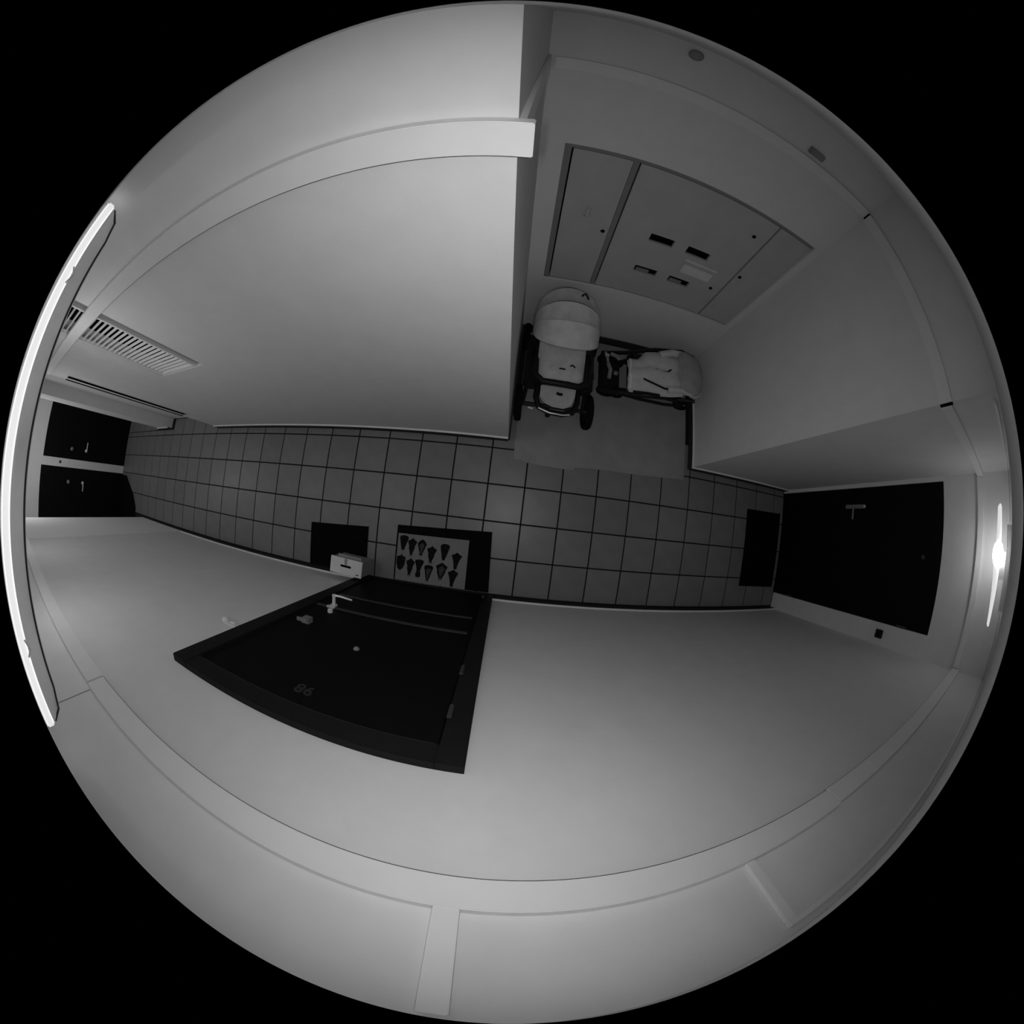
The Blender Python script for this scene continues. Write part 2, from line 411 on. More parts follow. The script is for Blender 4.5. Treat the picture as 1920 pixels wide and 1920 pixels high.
# ------------------------------------------------------------------ end door (east)
d2 = thing('door_2', 'plain black door filling the right end of the corridor', None, (XE, (EY0 + EY1) / 2, 0), kind='structure')
B(XE + 0.004, XE + 0.05, EY0 + 0.004, EY1 - 0.004, 0.008, EZ - 0.004).build('door_leaf', 'black', d2, bevel=0.002)
B(XE + 0.05, XE + 0.1, EY0, EY1, 0, EZ).build('door_lining', 'matblk', d2)
h2 = MB().box(XE - 0.006, XE + 0.004, 0.40, 0.435, 0.90, 1.13)
h2.tube([(XE + 0.004, 0.418, 1.02), (XE - 0.05, 0.418, 1.02), (XE - 0.055, 0.40, 1.02), (XE - 0.055, 0.30, 1.015)], 0.009, 8)
tag(h2.build('handle', 'steel', d2), 'steel lever on a long plate')
MB().lathe([(0.014, 0), (0.014, 0.006), (0.008, 0.012)], (XE + 0.004, 0.418, 1.125), (-1, 0, 0), 12).build('lock_cylinder', 'chrome', d2)
MB().lathe([(0.018, 0), (0.018, 0.006), (0.01, 0.01)], (XE + 0.004, 0.03, 1.80), (-1, 0, 0), 12).build('door_viewer', 'rail', d2)
for z in (0.25, 1.70):
    MB().tube([(XE - 0.002, EY0 + 0.012, z - 0.05), (XE - 0.002, EY0 + 0.012, z + 0.05)], 0.008, 8).build('hinge', 'rail', d2)
# far doors (west)
for n_, (y0, y1), zt, lab, hy, s_ in ((3, LD1, LZ - 0.02, 'black door at the far left end, nearer the louvre wall', 0.19, 1), (4, LD2, LZ, 'black door at the far left end, nearer the apartment door wall', -0.32, -1)):
    d = thing('door_%d' % n_, lab, None, (XL, (y0 + y1) / 2, 0), kind='structure')
    B(XL - 0.05, XL - 0.004, y0 + 0.004, y1 - 0.004, 0.006, zt - 0.004).build('door_leaf', 'black', d)
    B(XL - 0.1, XL - 0.05, y0, y1, 0, zt).build('door_lining', 'matblk', d)
    hh = MB().lathe([(0.026, -0.004), (0.026, 0.008), (0.012, 0.012), (0.012, 0.05)], (XL, hy, 0.92), (1, 0, 0), 12)
    hh.tube([(XL + 0.05, hy, 0.92), (XL + 0.052, hy + s_ * 0.06, 0.92), (XL + 0.05, hy + s_ * 0.13, 0.92)], 0.010, 8)
    hh.build('handle', 'chrome', d)
    MB().lathe([(0.03, -0.004), (0.03, 0.008), (0.014, 0.016)], (XL, hy, 1.24), (1, 0, 0), 12).build('deadbolt', 'steel', d)
tag(MB().lathe([(0.022, 0), (0.022, 0.012), (0.012, 0.02)], (XL, -0.03, 1.46), (1, 0, 0), 12).build('door_bell', 'blackp'), 'small dark bell button on the strip between the two far doors', 'doorbell')
# tall pair of dark slots at the end of the louvre wall
sv = thing('slot_vent', 'pair of tall dark upright slots at the far end of the louvre wall', 'vent', (-3.43, YB, 0.6))
sg = 2.16
B(-3.525, -3.33, YB - 0.004, YB, 0.60, sg).build('plate', 'wall', sv)
B(-3.415, -3.335, YB - 0.0055, YB - 0.004, 0.66, sg - 0.01).build('slot', 'dark', sv)
B(-3.522, -3.478, YB - 0.0055, YB - 0.004, 0.61, sg - 0.01).build('slot', 'dark', sv)

# ------------------------------------------------------------------ louvre grille
g = thing('louvre_grille', 'tall white louvred grille set in the corridor wall behind the trunking', 'grille', ((GX0 + GX1) / 2, YB + 0.05, GZ0))
B(GX0, GX1, YB + 0.09, YB + T, GZ0, GZ1).build('back_plate', 'dark', g)
B(GX1 - 0.085, GX1, YB + 0.022, YB + 0.088, GZ0, GZ1).build('shaded_side', 'recess', g)  # shade inside the recess is put into this grey
gf = MB().box(GX0, GX0 + 0.02, YB + 0.004, YB + 0.03, GZ0, GZ1).box(GX1 - 0.105, GX1 - 0.085, YB + 0.004, YB + 0.03, GZ0, GZ1)
gf.box(GX0 + 0.02, GX1 - 0.105, YB + 0.004, YB + 0.03, GZ0, GZ0 + 0.02)
gf.build('grille_frame', 'slat', g, bevel=0.002)
ns = 25; pitch = (GZ1 - GZ0 - 0.03) / ns
smb = MB(); hw = (GX1 - 0.105 - GX0 - 0.02) / 2
smb.prism_ax([(0.006, 0.0), (0.008, -0.001), (0.0225, 0.0055), (0.0205, 0.0085)], -hw, hw, lambda u, v, a: (a, u, v))
s0 = smb.build('slat', 'slat', None, origin=(0, 0, 0))
for k in range(ns):
    o = s0 if k == 0 else s0.copy()
    if k: COL.objects.link(o)
    o.parent = g
    o.location = Vector(((GX0 + 0.02 + GX1 - 0.105) / 2, YB + 0.004, GZ0 + 0.022 + k * pitch)) - world_loc(g)

# ------------------------------------------------------------------ niche cupboard
c = thing('meter_cupboard', 'grey built in meter cupboard with flush doors in the niche back wall', 'cupboard', ((CX0 + CX1) / 2, YN + 0.03, CZ0))
fy0, fy1 = YN + 0.016, YN + 0.07
cf = MB().box(CX0, CX0 + 0.035, fy0, fy1, CZ0, CZ1).box(CX0 + 0.035, CX1, fy0, fy1, CZ1 - 0.028, CZ1).box(CX0 + 0.035, CX1, fy0 + 0.004, fy1, CZ0, CZ0 + 0.012)
cf.box(0.398, 0.428, fy0 + 0.003, fy1, CZ0 + 0.012, CZ1 - 0.028)
cf.build('frame', 'panelf', c)
B(CX0, CX1, fy1, fy1 + 0.02, CZ0, CZ1).build('back_plate', 'dark', c)
z0, z1 = CZ0 + 0.014, CZ1 - 0.032
B(CX0 + 0.044, 0.395, fy0, fy0 + 0.02, z0, z1).build('cupboard_door', 'panel', c)
slots = [(0.646, 0.806, 1.336, 1.404), (0.898, 1.062, 1.336, 1.406), (0.648, 0.812, 1.022, 1.086), (0.903, 1.066, 1.018, 1.084)]
cx = sorted({0.436, 1.298} | {v for s_ in slots for v in s_[:2]}); cz = sorted({z0, z1} | {v for s_ in slots for v in s_[2:]})
dm = MB()
for i in range(len(cx) - 1):
    for j in range(len(cz) - 1):
        mx, mz = (cx[i] + cx[i + 1]) / 2, (cz[j] + cz[j + 1]) / 2
        if any(a <= mx <= b and p <= mz <= q for a, b, p, q in slots): continue
        dm.box(cx[i], cx[i + 1], fy0, fy0 + 0.02, cz[j], cz[j + 1])
cd = dm.build('cupboard_door', 'panel', c)
for a, b, p, q in slots[2:]:
    lip = MB().box(a + 0.015, b - 0.055, fy0 + 0.008, fy0 + 0.016, p, p + 0.036)
    lip.build('slot_lip', 'panelf', cd)
B(1.312, CX1 - 0.002, fy0, fy0 + 0.02, z0, z1).build('cupboard_door', 'panel', c)
lb = B(0.935, 1.162, fy0 - 0.022, fy0, 1.165, 1.248).build('label_holder', 'paper', c, bevel=0.006); tag(lb, 'pale card holder on the cupboard door')
B(0.93, 1.175, fy0 - 0.006, fy0, 1.275, 1.288).build('holder_lip', 'paper', c)
hk = MB().lathe([(0.022, 0), (0.022, 0.008), (0.014, 0.012), (0.012, 0.04)], (0.24, fy0, 1.43), (0, -1, 0), 14)
hk.tube([(0.24, fy0 - 0.036, 1.43), (0.24, fy0 - 0.042, 1.46), (0.245, fy0 - 0.04, 1.50)], 0.012, 8)
tag(hk.build('handle', 'device', c), 'small turn handle')
for x, z in ((0.363, 1.314), (1.209, 1.707), (1.342, 1.332), (1.225, 1.11)):
    MB().lathe([(0.014, 0), (0.012, 0.005)], (x, fy0, z), (0, -1, 0), 10).build('lock', 'dark', c)
jb = MB().box(1.10, 1.185, YN - 0.03, YN, 2.425, 2.468)
jo = jb.build('junction_box', 'recess', None, bevel=0.004); tag(jo, 'small dark junction box above the niche trunking', 'box')
jo2 = MB().lathe([(0.03, 0), (0.03, 0.01), (0.02, 0.02)], (0.47, YN, 2.59), (0, -1, 0), 14).build('sensor', 'recess')
tag(jo2, 'small dark sensor near the ceiling over the cupboard', 'sensor')

# ------------------------------------------------------------------ wall devices
it = MB().box(-1.335, -1.245, YA, YA + 0.012, 1.475, 1.53)
ib = thing('wall_switch', 'small pale switch plate left of the apartment door', 'switch', (-1.3, YA, 1.47))
B(-1.345, -1.245, YA, YA + 0.010, 1.485, 1.535).build('plate', 'wall', ib, bevel=0.003)
MB().lathe([(0.022, 0), (0.022, 0.012), (0.012, 0.02)], (-1.345, YA + 0.008, 1.51), (0, 1, 0), 14).build('button', 'trim', ib)
B(-1.30, -1.265, YA + 0.010, YA + 0.018, 1.495, 1.52).build('rocker', 'trim', ib, bevel=0.002)
bb = thing('door_chime', 'black square bell box beside the right end door', 'doorbell', (XE, -0.612, 1.45))
B(XE - 0.022, XE, -0.648, -0.578, 1.452, 1.53).build('case', 'blackp', bb, bevel=0.004)
B(XE - 0.026, XE - 0.022, -0.625, -0.60, 1.475, 1.505).build('button', 'matblk', bb, bevel=0.001)

# ------------------------------------------------------------------ ceiling lamps
def batten(label, x0, x1, y0, y1, zb, zm, glow, group):
    t = thing('ceiling_lamp', label, 'lamp', ((x0 + x1) / 2, (y0 + y1) / 2, zb), group)
    w_ = (x1 - x0) / 2; xc = (x0 + x1) / 2
    B(x0 + 0.012, x1 - 0.012, y0 + 0.01, y1 - 0.01, ZC - 0.008, ZC).build('base_plate', 'trim', t)
    B(x0 + 0.006, x1 - 0.006, y0, y1, zm, ZC - 0.008).build('diffuser', glow, t, bevel=0.004)
    # lower shell: rounded trough with drawn-in ends
    rows = []
    prof = [(-w_, zm), (-w_ * 0.99, zm - (zm - zb) * 0.45), (-w_ * 0.86, zm - (zm - zb) * 0.8), (-w_ * 0.55, zb + 0.002), (0, zb),
            (w_ * 0.55, zb + 0.002), (w_ * 0.86, zm - (zm - zb) * 0.8), (w_ * 0.99, zm - (zm - zb) * 0.45), (w_, zm)]
    for yy, sc in ((y0 + 0.012, 0.15), (y0 + 0.018, 0.5), (y0 + 0.04, 0.8), (y0 + 0.09, 1), (y1 - 0.09, 1), (y1 - 0.04, 0.8), (y1 - 0.018, 0.5), (y1 - 0.012, 0.15)):
        rows.append([(xc + px, yy, zm - (zm - pz) * sc) for px, pz in prof])
    m_ = MB(); m_.grid(rows); m_.smooth = True
    n = len(prof); m_.f.append(tuple(range(n))); m_.f.append(tuple(len(m_.v) - n + k for k in range(n)))
    m_.build('lower_shell', 'shell', t)
    gz = zb + (zm - zb) * 0.16; gx = xc + w_ * 0.88
    MB().tube([(gx + 0.004, y0 + 0.014, zm - 0.006), (gx + 0.004, y0 + 0.04, zb + (zm - zb) * 0.36), (gx, y0 + 0.09, gz), (gx, y1 - 0.09, gz),
               (gx + 0.004, y1 - 0.04, zb + (zm - zb) * 0.36), (gx + 0.004, y1 - 0.014, zm - 0.006)], 0.0032, 6).build('gasket', 'base', t)
    for yy in (y0 + 0.2, y1 - 0.2):
        MB().tube([(x1 - 0.004, yy - 0.02, zm + 0.004), (x1 + 0.003, yy, zm - 0.006), (x1 - 0.004, yy + 0.02, zm + 0.004)], 0.003, 6).build('clip', 'chrome', t)
    return t
batten('long batten lamp on the ceiling right beside the camera', -1.06, -0.955, -0.595, 0.578, 2.556, 2.607, 'glow', 'corridor batten lamps')
def fill_batten(label, xc, down, round_):  # unseen lamp added as fill for the left of the corridor
    t = batten(label, xc - 0.05, xc + 0.05, -0.30, 0.28, 2.556, 2.607, 'glow', 'corridor batten lamps')
    area_light('fill_light', (xc, -0.01, 2.548), 0.09, 0.54, down)
    for dy in (-0.14, 0.12):
        l = bpy.data.lights.new('fill_light', 'POINT'); l.energy = round_ / 2; l.shadow_soft_size = 0.02
        o_ = bpy.data.objects.new('fill_light', l); COL.objects.link(o_); o_.location = (xc, dy, 2.533)
fill_batten('unseen batten lamp added as fill, next one beyond the lamp beside the camera', -1.95, *FILL_LAMP_2)
fill_batten('unseen batten lamp added as fill above the pair of upright slots', -3.50, *FILL_LAMP_3)
fill_batten('unseen batten lamp added as fill nearest the two far doors', -5.62, *FILL_LAMP_4)
rl = thing('ceiling_lamp', 'glaring strip lamp hanging below the ceiling at the right end', 'lamp', (2.80, 0.02, 2.51))
B(2.76, 2.85, -0.235, 0.255, 2.604, ZC).build('base_plate', 'trim', rl, bevel=0.003)
B(2.79, 2.82, -0.06, 0.10, 2.558, 2.604).build('stem', 'trim', rl)
MB().tube([(2.80, -0.335, 2.545), (2.80, -0.32, 2.54), (2.80, 0.02, 2.532), (2.80, 0.36, 2.538), (2.80, 0.378, 2.543)], [0.006, 0.011, 0.026, 0.018, 0.006], 12).build('tube', 'glow', rl)
MB().lathe([(0.004, -0.085), (0.03, -0.06), (0.045, -0.02), (0.047, 0.02), (0.032, 0.06), (0.004, 0.085)], (2.795, 0.085, 2.535), (0, 1, 0), 16).build('lens', 'glow2', rl)

# ------------------------------------------------------------------ mats
def rug(name, pts, z, m, label):
    o = MB().prism(pts, 0.0, z).build(name, m, None, bevel=0.002); return tag(o, label, 'mat')
rug('door_mat', [(2.44, -0.456), (2.985, -0.462), (2.985, 0.348), (2.43, 0.338)], 0.010, 'matblk', 'plain black mat in front of the right end door')
rug('door_mat', [(-1.79, -0.676), (-1.172, -0.676), (-1.182, -0.246), (-1.80, -0.283)], 0.010, 'matblk', 'plain black mat under the white box, left of the apartment door')
rug('door_mat', [(-6.795, -1.0), (-6.15, -1.0), (-5.95, -0.80), (-5.93, -0.60), (-6.10, -0.40), (-6.55, -0.12), (-6.795, -0.12)], 0.010, 'matblk', 'black round ended mat at the far left doors')
pm = thing('door_mat', 'black mat with pale panel of lantern shapes before the apartment door', 'mat', (-0.49, -0.42, 0))
PB = [(-0.905, -0.667), (-0.076, -0.667), (-0.098, -0.157), (-0.905, -0.194)]
MB().prism(PB, 0, 0.010).build('border', 'matblk', pm, bevel=0.002)
MB().prism([(-0.893, -0.664), (-0.276, -0.664), (-0.277, -0.248), (-0.889, -0.262)], 0.010, 0.0115).build('panel', 'coir', pm)
# motifs, taken row by row: centre x, top y, bottom y, half width, style
mot = [(-0.832, -0.275, -0.405, 0.040, 0), (-0.755, -0.290, -0.452, 0.040, 1), (-0.668, -0.290, -0.442, 0.040, 2), (-0.580, -0.335, -0.492, 0.042, 1),
       (-0.470, -0.302, -0.445, 0.040, 0), (-0.365, -0.362, -0.505, 0.046, 3),
       (-0.845, -0.440, -0.578, 0.040, 4), (-0.758, -0.462, -0.628, 0.038, 1), (-0.680, -0.462, -0.618, 0.038, 5), (-0.595, -0.498, -0.650, 0.040, 6),
       (-0.483, -0.462, -0.618, 0.050, 7), (-0.383, -0.508, -0.658, 0.046, 3)]
shapes = {0: [(0.1, 0), (0.75, 0.04), (1, 0.14), (0.9, 0.3), (0.72, 0.5), (0.45, 0.78), (0.28, 0.95), (0, 1)],
          1: [(0.06, 0), (0.35, 0.08), (1, 0.16), (0.88, 0.28), (0.62, 0.42), (0.66, 0.52), (0.42, 0.7), (0.26, 0.82), (0.36, 0.92), (0, 1)],
          2: [(0.08, 0), (0.6, 0.1), (1, 0.24), (0.8, 0.42), (0.45, 0.68), (0.3, 0.8), (0.4, 0.9), (0, 1)],
          3: [(0.06, 0), (0.35, 0.08), (1, 0.18), (0.8, 0.3), (0.55, 0.5), (0.32, 0.8), (0.28, 0.97), (0, 1)],
          4: [(0.12, 0), (0.2, 0.08), (0.95, 0.14), (1, 0.3), (0.95, 0.6), (0.6, 0.86), (0.2, 0.98), (0, 1)],
          5: [(0.1, 0), (0.95, 0.04), (1, 0.15), (0.6, 0.4), (0.4, 0.62), (0.62, 0.82), (0.5, 0.98), (0, 1)],
          6: [(0.1, 0), (0.8, 0.04), (1, 0.14), (0.75, 0.34), (0.45, 0.7), (0.25, 0.86), (0.38, 0.93), (0, 1)],
          7: [(0.06, 0), (0.3, 0.06), (1, 0.2), (0.9, 0.3), (0.72, 0.42), (0.7, 0.55), (0.4, 0.78), (0.26, 0.88), (0.3, 0.95), (0, 1)]}
def motif(cxm, yt, yb, hw_, sh):
    L = yt - yb; lean = -0.06 * L
    pr = shapes[sh]
    def outline(k, inset):
        pts = []
        for a, t in pr: pts.append((cxm + a * hw_ * k + lean * t, yt - (inset + t * (1 - 2 * inset)) * L))
        for a, t in reversed(pr[:-1]): pts.append((cxm - a * hw_ * k + lean * t, yt - (inset + t * (1 - 2 * inset)) * L))
        return pts
    o = MB().prism(outline(1, 0), 0.0115, 0.0130).build('motif', 'motif', pm)
    if sh in (2, 3, 6, 7, 0, 1):
        body = [p for p in outline(0.55, 0.2)]
        MB().prism(body, 0.0130, 0.0136).build('motif_fill', 'motif2' if sh in (2, 6, 7) else 'motif', o)
    if sh in (2, 6, 7, 1):
        MB().prism([(cxm + lean * 0.92 + 0.008 * math.cos(a), yb + L * 0.075 + 0.008 * math.sin(a)) for a in [k * math.pi / 4 for k in range(8)]], 0.0130, 0.0138).build('motif_knob', 'coir', o)
for m_ in mot: motif(*m_)

# ------------------------------------------------------------------ niche floor sheet
sheet = [(0.0, 0.60), (0.006, 0.458), (0.077, 0.462), (0.09, 0.444), (0.286, 0.433), (0.514, 0.428), (0.52, 0.456), (0.717, 0.468), (1.132, 0.474), (1.578, 0.502), (1.585, 1.695), (0.0, 1.695)]
o = MB().prism(sheet, 0.0, 0.0061).build('floor_sheet', 'slab', None, bevel=0.0015)
tag(o, 'worn grey sheet covering the niche floor under the strollers', 'floor covering')

# ------------------------------------------------------------------ white box
bx = thing('cardboard_box', 'white box with a dark hand slot standing on the small black mat', 'box', (-1.26, -0.58, 0.010))
BX0, BX1, BY0, BY1, BZ = -1.405, -1.11, -0.645, -0.515, 0.25
def bq(x, y):                         # small turn of the box
    a = math.radians(-3.0); dx, dy = x + 1.26, y + 0.58
    return (-1.26 + dx * math.cos(a) - dy * math.sin(a), -0.58 + dx * math.sin(a) + dy * math.cos(a))
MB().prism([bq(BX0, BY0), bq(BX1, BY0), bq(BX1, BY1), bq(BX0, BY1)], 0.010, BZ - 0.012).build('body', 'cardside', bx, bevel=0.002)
lid = MB().prism([bq(BX0 - 0.004, BY0 - 0.004), bq(BX1 + 0.004, BY0 - 0.004), bq(BX1 + 0.004, BY1 + 0.004), bq(BX0 - 0.004, BY1 + 0.004)], BZ - 0.012, BZ).build('lid', 'card', bx, bevel=0.002)
xm, ym = (BX0 + BX1) / 2, (BY0 + BY1) / 2 + 0.003
def pill(x0, x1, y, r):
    return [bq(x1 + r * math.cos(a), y + r * math.sin(a)) for a in [(-90 + 30 * k) * math.pi / 180 for k in range(7)]] + [bq(x0 + r * math.cos(a), y + r * math.sin(a)) for a in [(90 + 30 * k) * math.pi / 180 for k in range(7)]]
MB().prism(pill(xm - 0.042, xm + 0.042, ym, 0.0095), BZ, BZ + 0.0012).build('hand_slot', 'dark', lid)
MB().prism([bq(xm - 0.012, ym + 0.012), bq(xm + 0.008, ym + 0.012), bq(xm + 0.012, BY1), bq(xm - 0.016, BY1)], BZ, BZ + 0.001).build('tape', 'cardside', lid)
MB().prism(pill(BX1 - 0.042, BX1 - 0.024, BY0 + 0.018, 0.004), BZ, BZ + 0.001).build('mark', 'dark', lid)
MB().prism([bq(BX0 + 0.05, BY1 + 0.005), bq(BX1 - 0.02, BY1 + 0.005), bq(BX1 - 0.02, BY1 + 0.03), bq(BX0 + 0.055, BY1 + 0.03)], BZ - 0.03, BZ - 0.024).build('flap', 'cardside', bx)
MB().prism(pill(0, 0.012, 0, 0.003), 0, 0.001).build('mark', 'dark', lid) if False else None

# ------------------------------------------------------------------ pram (large stroller)
def wheel(name, cpos, r, wd, parent, spokes=True, turn=0.0):
    ax = Vector((math.cos(turn), math.sin(turn), 0))
    pr = [(r * 0.80, -wd * 0.30), (r * 0.93, -wd * 0.5), (r, -wd * 0.25), (r, wd * 0.25), (r * 0.93, wd * 0.5), (r * 0.80, wd * 0.30)]
    mb = MB(); cpos = Vector(cpos); n = 24
    a = Vector((0, 0, 1)); u = ax.cross(a).normalized(); q = ax.cross(u)
    vs = [cpos + ax * h + (u * math.cos(2 * math.pi * k / n) + q * math.sin(2 * math.pi * k / n)) * rr for rr, h in pr for k in range(n)]
    m = len(pr)
    fs = [(i * n + k, i * n + (k + 1) % n, ((i + 1) % m) * n + (k + 1) % n, ((i + 1) % m) * n + k) for i in range(m) for k in range(n)]
    mb.add(vs, fs); mb.smooth = True
    o = mb.build(name, 'tyre', parent)
    hb = MB().lathe([(r * 0.18, -wd * 0.6), (r * 0.2, -wd * 0.4), (r * 0.2, wd * 0.4), (r * 0.18, wd * 0.6)], cpos, ax, 12)
    for k in range(5):
        an = 2 * math.pi * k / 5
        dv = u * math.cos(an) + q * math.sin(an)
        hb.tube([cpos + dv * r * 0.18, cpos + dv * r * 0.82], 0.008, 6)
    hb.build('hub', 'blackp', o)
    return o
pc = 0.265
pr_ = thing('pram', 'large pram with pale ribbed hood and black chassis against the niche side', 'stroller', (pc, 1.2, 0.006))
Z0 = 0.006
for x_, y_ in ((-0.012, 0.905), (0.552, 0.905)): wheel('wheel', (x_, y_, Z0 + 0.15), 0.15, 0.055, pr_, turn=0.05)
for x_, y_ in ((-0.005, 1.56), (0.575, 1.56)): wheel('wheel', (x_, y_, Z0 + 0.125), 0.125, 0.05, pr_)
MB().tube([(0.02, 0.905, 0.156), (0.52, 0.905, 0.156)], 0.018, 8).build('front_axle', 'blackp', pr_)
MB().tube([(0.02, 1.56, 0.131), (0.545, 1.56, 0.131)], 0.016, 8).build('rear_axle', 'blackp', pr_)
for s_ in (-1, 1):
    x_ = pc + s_ * 0.225
    MB().tube([(x_ + s_ * 0.02, 0.905, 0.16), (x_, 1.02, 0.34), (x_ - s_ * 0.01, 1.30, 0.46), (x_ - s_ * 0.025, 1.585, 0.52)], 0.016, 8).build('side_tube', 'blackp', pr_)
    MB().tube([(x_ + s_ * 0.02, 1.56, 0.135), (x_, 1.42, 0.36), (x_ - s_ * 0.01, 1.18, 0.52), (x_ - s_ * 0.015, 1.0, 0.60)], 0.016, 8).build('side_tube', 'blackp', pr_)
    B(pc + s_ * 0.15, pc + s_ * 0.262, 0.97, 1.36, 0.30, 0.44).build('shaded_side', 'blackp', pr_, bevel=0.02)  # black blocks standing for side frame and the shadow around it
MB().tube([(pc - 0.20, 1.585, 0.52), (pc - 0.15, 1.63, 0.53), (pc + 0.15, 1.63, 0.53), (pc + 0.20, 1.585, 0.52)], 0.015, 8).build('push_handle', 'blackp', pr_)
B(pc - 0.19, pc + 0.19, 1.0, 1.5, 0.20, 0.32).build('basket', 'blackp', pr_, bevel=0.03)
# seat shell and cover
def loft(rows_, m, name, thick=0.012, parent=pr_):
    mb = MB(); mb.grid(rows_, thick); return mb.build(name, m, parent)
rows = []
for y_, z_, hw_ in ((0.945, 0.60, 0.150), (0.965, 0.618, 0.160), (1.02, 0.622, 0.164), (1.09, 0.628, 0.166), (1.15, 0.635, 0.168), (1.22, 0.65, 0.168), (1.36, 0.655, 0.165)):
    r_ = []
    for k in range(-6, 7):
        t = k / 6
        sag = 0.010 * math.sin(9 * t + 25 * y_) * (1 - t * t)
        r_.append((pc - 0.008 + t * hw_, y_, z_ - 0.05 * abs(t) ** 5 + sag))
    rows.append(r_)
loft(rows, 'fabric', 'seat_cover')
B(pc - 0.165, pc + 0.15, 0.955, 1.45, 0.44, 0.585).build('seat_shell', 'blackp', pr_, bevel=0.04)
MB().tube([(pc - 0.008 + dx, 1.018 - 0.0, 0.642) for dx in (-0.02, -0.005, 0.01, 0.022)], 0.006, 6).build('strap', 'blackp', pr_)
MB().tube([(pc + 0.045, 1.045, 0.645), (pc + 0.06, 1.055, 0.65), (pc + 0.08, 1.04, 0.645)], 0.006, 6).build('strap', 'blackp', pr_)
# bumper bar
MB().tube([(pc - 0.19, 1.10, 0.585), (pc - 0.185, 0.97, 0.60), (pc - 0.13, 0.92, 0.605), (pc, 0.918, 0.607), (pc + 0.12, 0.915, 0.605), (pc + 0.185, 0.965, 0.60), (pc + 0.19, 1.10, 0.585)], 0.024, 10).build('bumper_bar', 'blackp', pr_)
# footrest
fp = [(pc - 0.125, 1.00), (pc - 0.122, 0.90), (pc - 0.09, 0.852), (pc - 0.02, 0.828), (pc + 0.06, 0.825), (pc + 0.115, 0.85), (pc + 0.14, 0.92), (pc + 0.148, 1.02)]
MB().prism(fp, 0.355, 0.380).build('footrest', 'fabric2', pr_, bevel=0.01)
MB().tube([(pc + 0.0, 0.935, 0.39), (pc + 0.02, 0.925, 0.395), (pc + 0.04, 0.93, 0.39)], 0.012, 6).build('footrest_strap', 'blackp', pr_)
ub = [(pc - 0.14, 1.04, 0.33), (pc - 0.15, 0.90, 0.335), (pc - 0.12, 0.825, 0.335), (pc - 0.04, 0.795, 0.335), (pc + 0.06, 0.79, 0.335), (pc + 0.135, 0.815, 0.335), (pc + 0.17, 0.90, 0.335), (pc + 0.165, 1.04, 0.33)]
MB().tube(ub, 0.022, 10).build('front_loop', 'blackp', pr_)
MB().tube([(pc - 0.125, 0.812, 0.352), (pc - 0.04, 0.783, 0.354), (pc + 0.06, 0.778, 0.354), (pc + 0.115, 0.79, 0.352)], 0.006, 8).build('loop_trim', 'chrome', pr_)
MB().tube([(0.07, 0.86, 0.20), (0.11, 0.852, 0.205)], 0.010, 8).build('axle_trim', 'chrome', pr_)
MB().box(0.20, 0.235, 0.76, 0.795, 0.30, 0.33).build('lock_catch', 'blackp', pr_, bevel=0.006)
# hood: bands between ribs
piv = Vector((pc - 0.004, 1.335, 0.605)); RX, RR = 0.226, 0.362
def hood_pt(phi, t, k=1.0):
    p_ = math.radians(phi); r_ = RR * math.sin(t) ** 0.62 * k
    return (piv.x + RX * math.cos(t) * (0.97 + 0.03 * k), piv.y - r_ * math.cos(p_), piv.z + r_ * math.sin(p_) * 0.95)
bands = [(44, 72), (72, 96), (96, 124), (124, 152), (152, 176)]
for bi, (p0, p1) in enumerate(bands):
    rows = []
    for i in range(7):
        f_ = i / 6; phi = p0 + (p1 - p0) * f_
        k_ = 1.0 - 0.055 * math.sin(math.pi * f_) + (0.012 if f_ in (0, 1) else 0)
        r_ = []
        for j in range(25):
            t = math.pi * (0.03 + 0.94 * j / 24)
            wr = 1 + (0.028 * math.sin(14 * t + 5 * bi) * math.sin(math.pi * f_) if bi in (1, 2) else 0)
            r_.append(hood_pt(phi, t, k_ * wr * (1.03 if bi == 0 else 1.0)))
        rows.append(r_)
    loft(rows, ('fabric', 'fabric', 'fabric', 'fabric', 'fabric3')[bi], 'hood_panel', 0.006)
for phi in (44, 72, 96, 124, 152):
    pts = [hood_pt(phi, math.pi * (0.03 + 0.94 * j / 20), 1.022 * (1.03 if phi == 44 else 1)) for j in range(21)]
    MB().tube(pts, 0.0042, 6).build('hood_rib', 'fabric3' if phi < 90 else 'blackp', pr_)
MB().tube([hood_pt(110 + 4 * math.sin(math.pi * k / 6), math.pi * (0.42 - 0.012 * k), 1.02 + 0.04 * math.sin(math.pi * k / 6)) for k in range(7)], 0.007, 6).build('hood_loop', 'blackp', pr_)
MB().tube([(pc + 0.150, 1.135, 0.70), (pc + 0.168, 1.155, 0.73)], 0.012, 6).build('hood_catch', 'blackp', pr_)

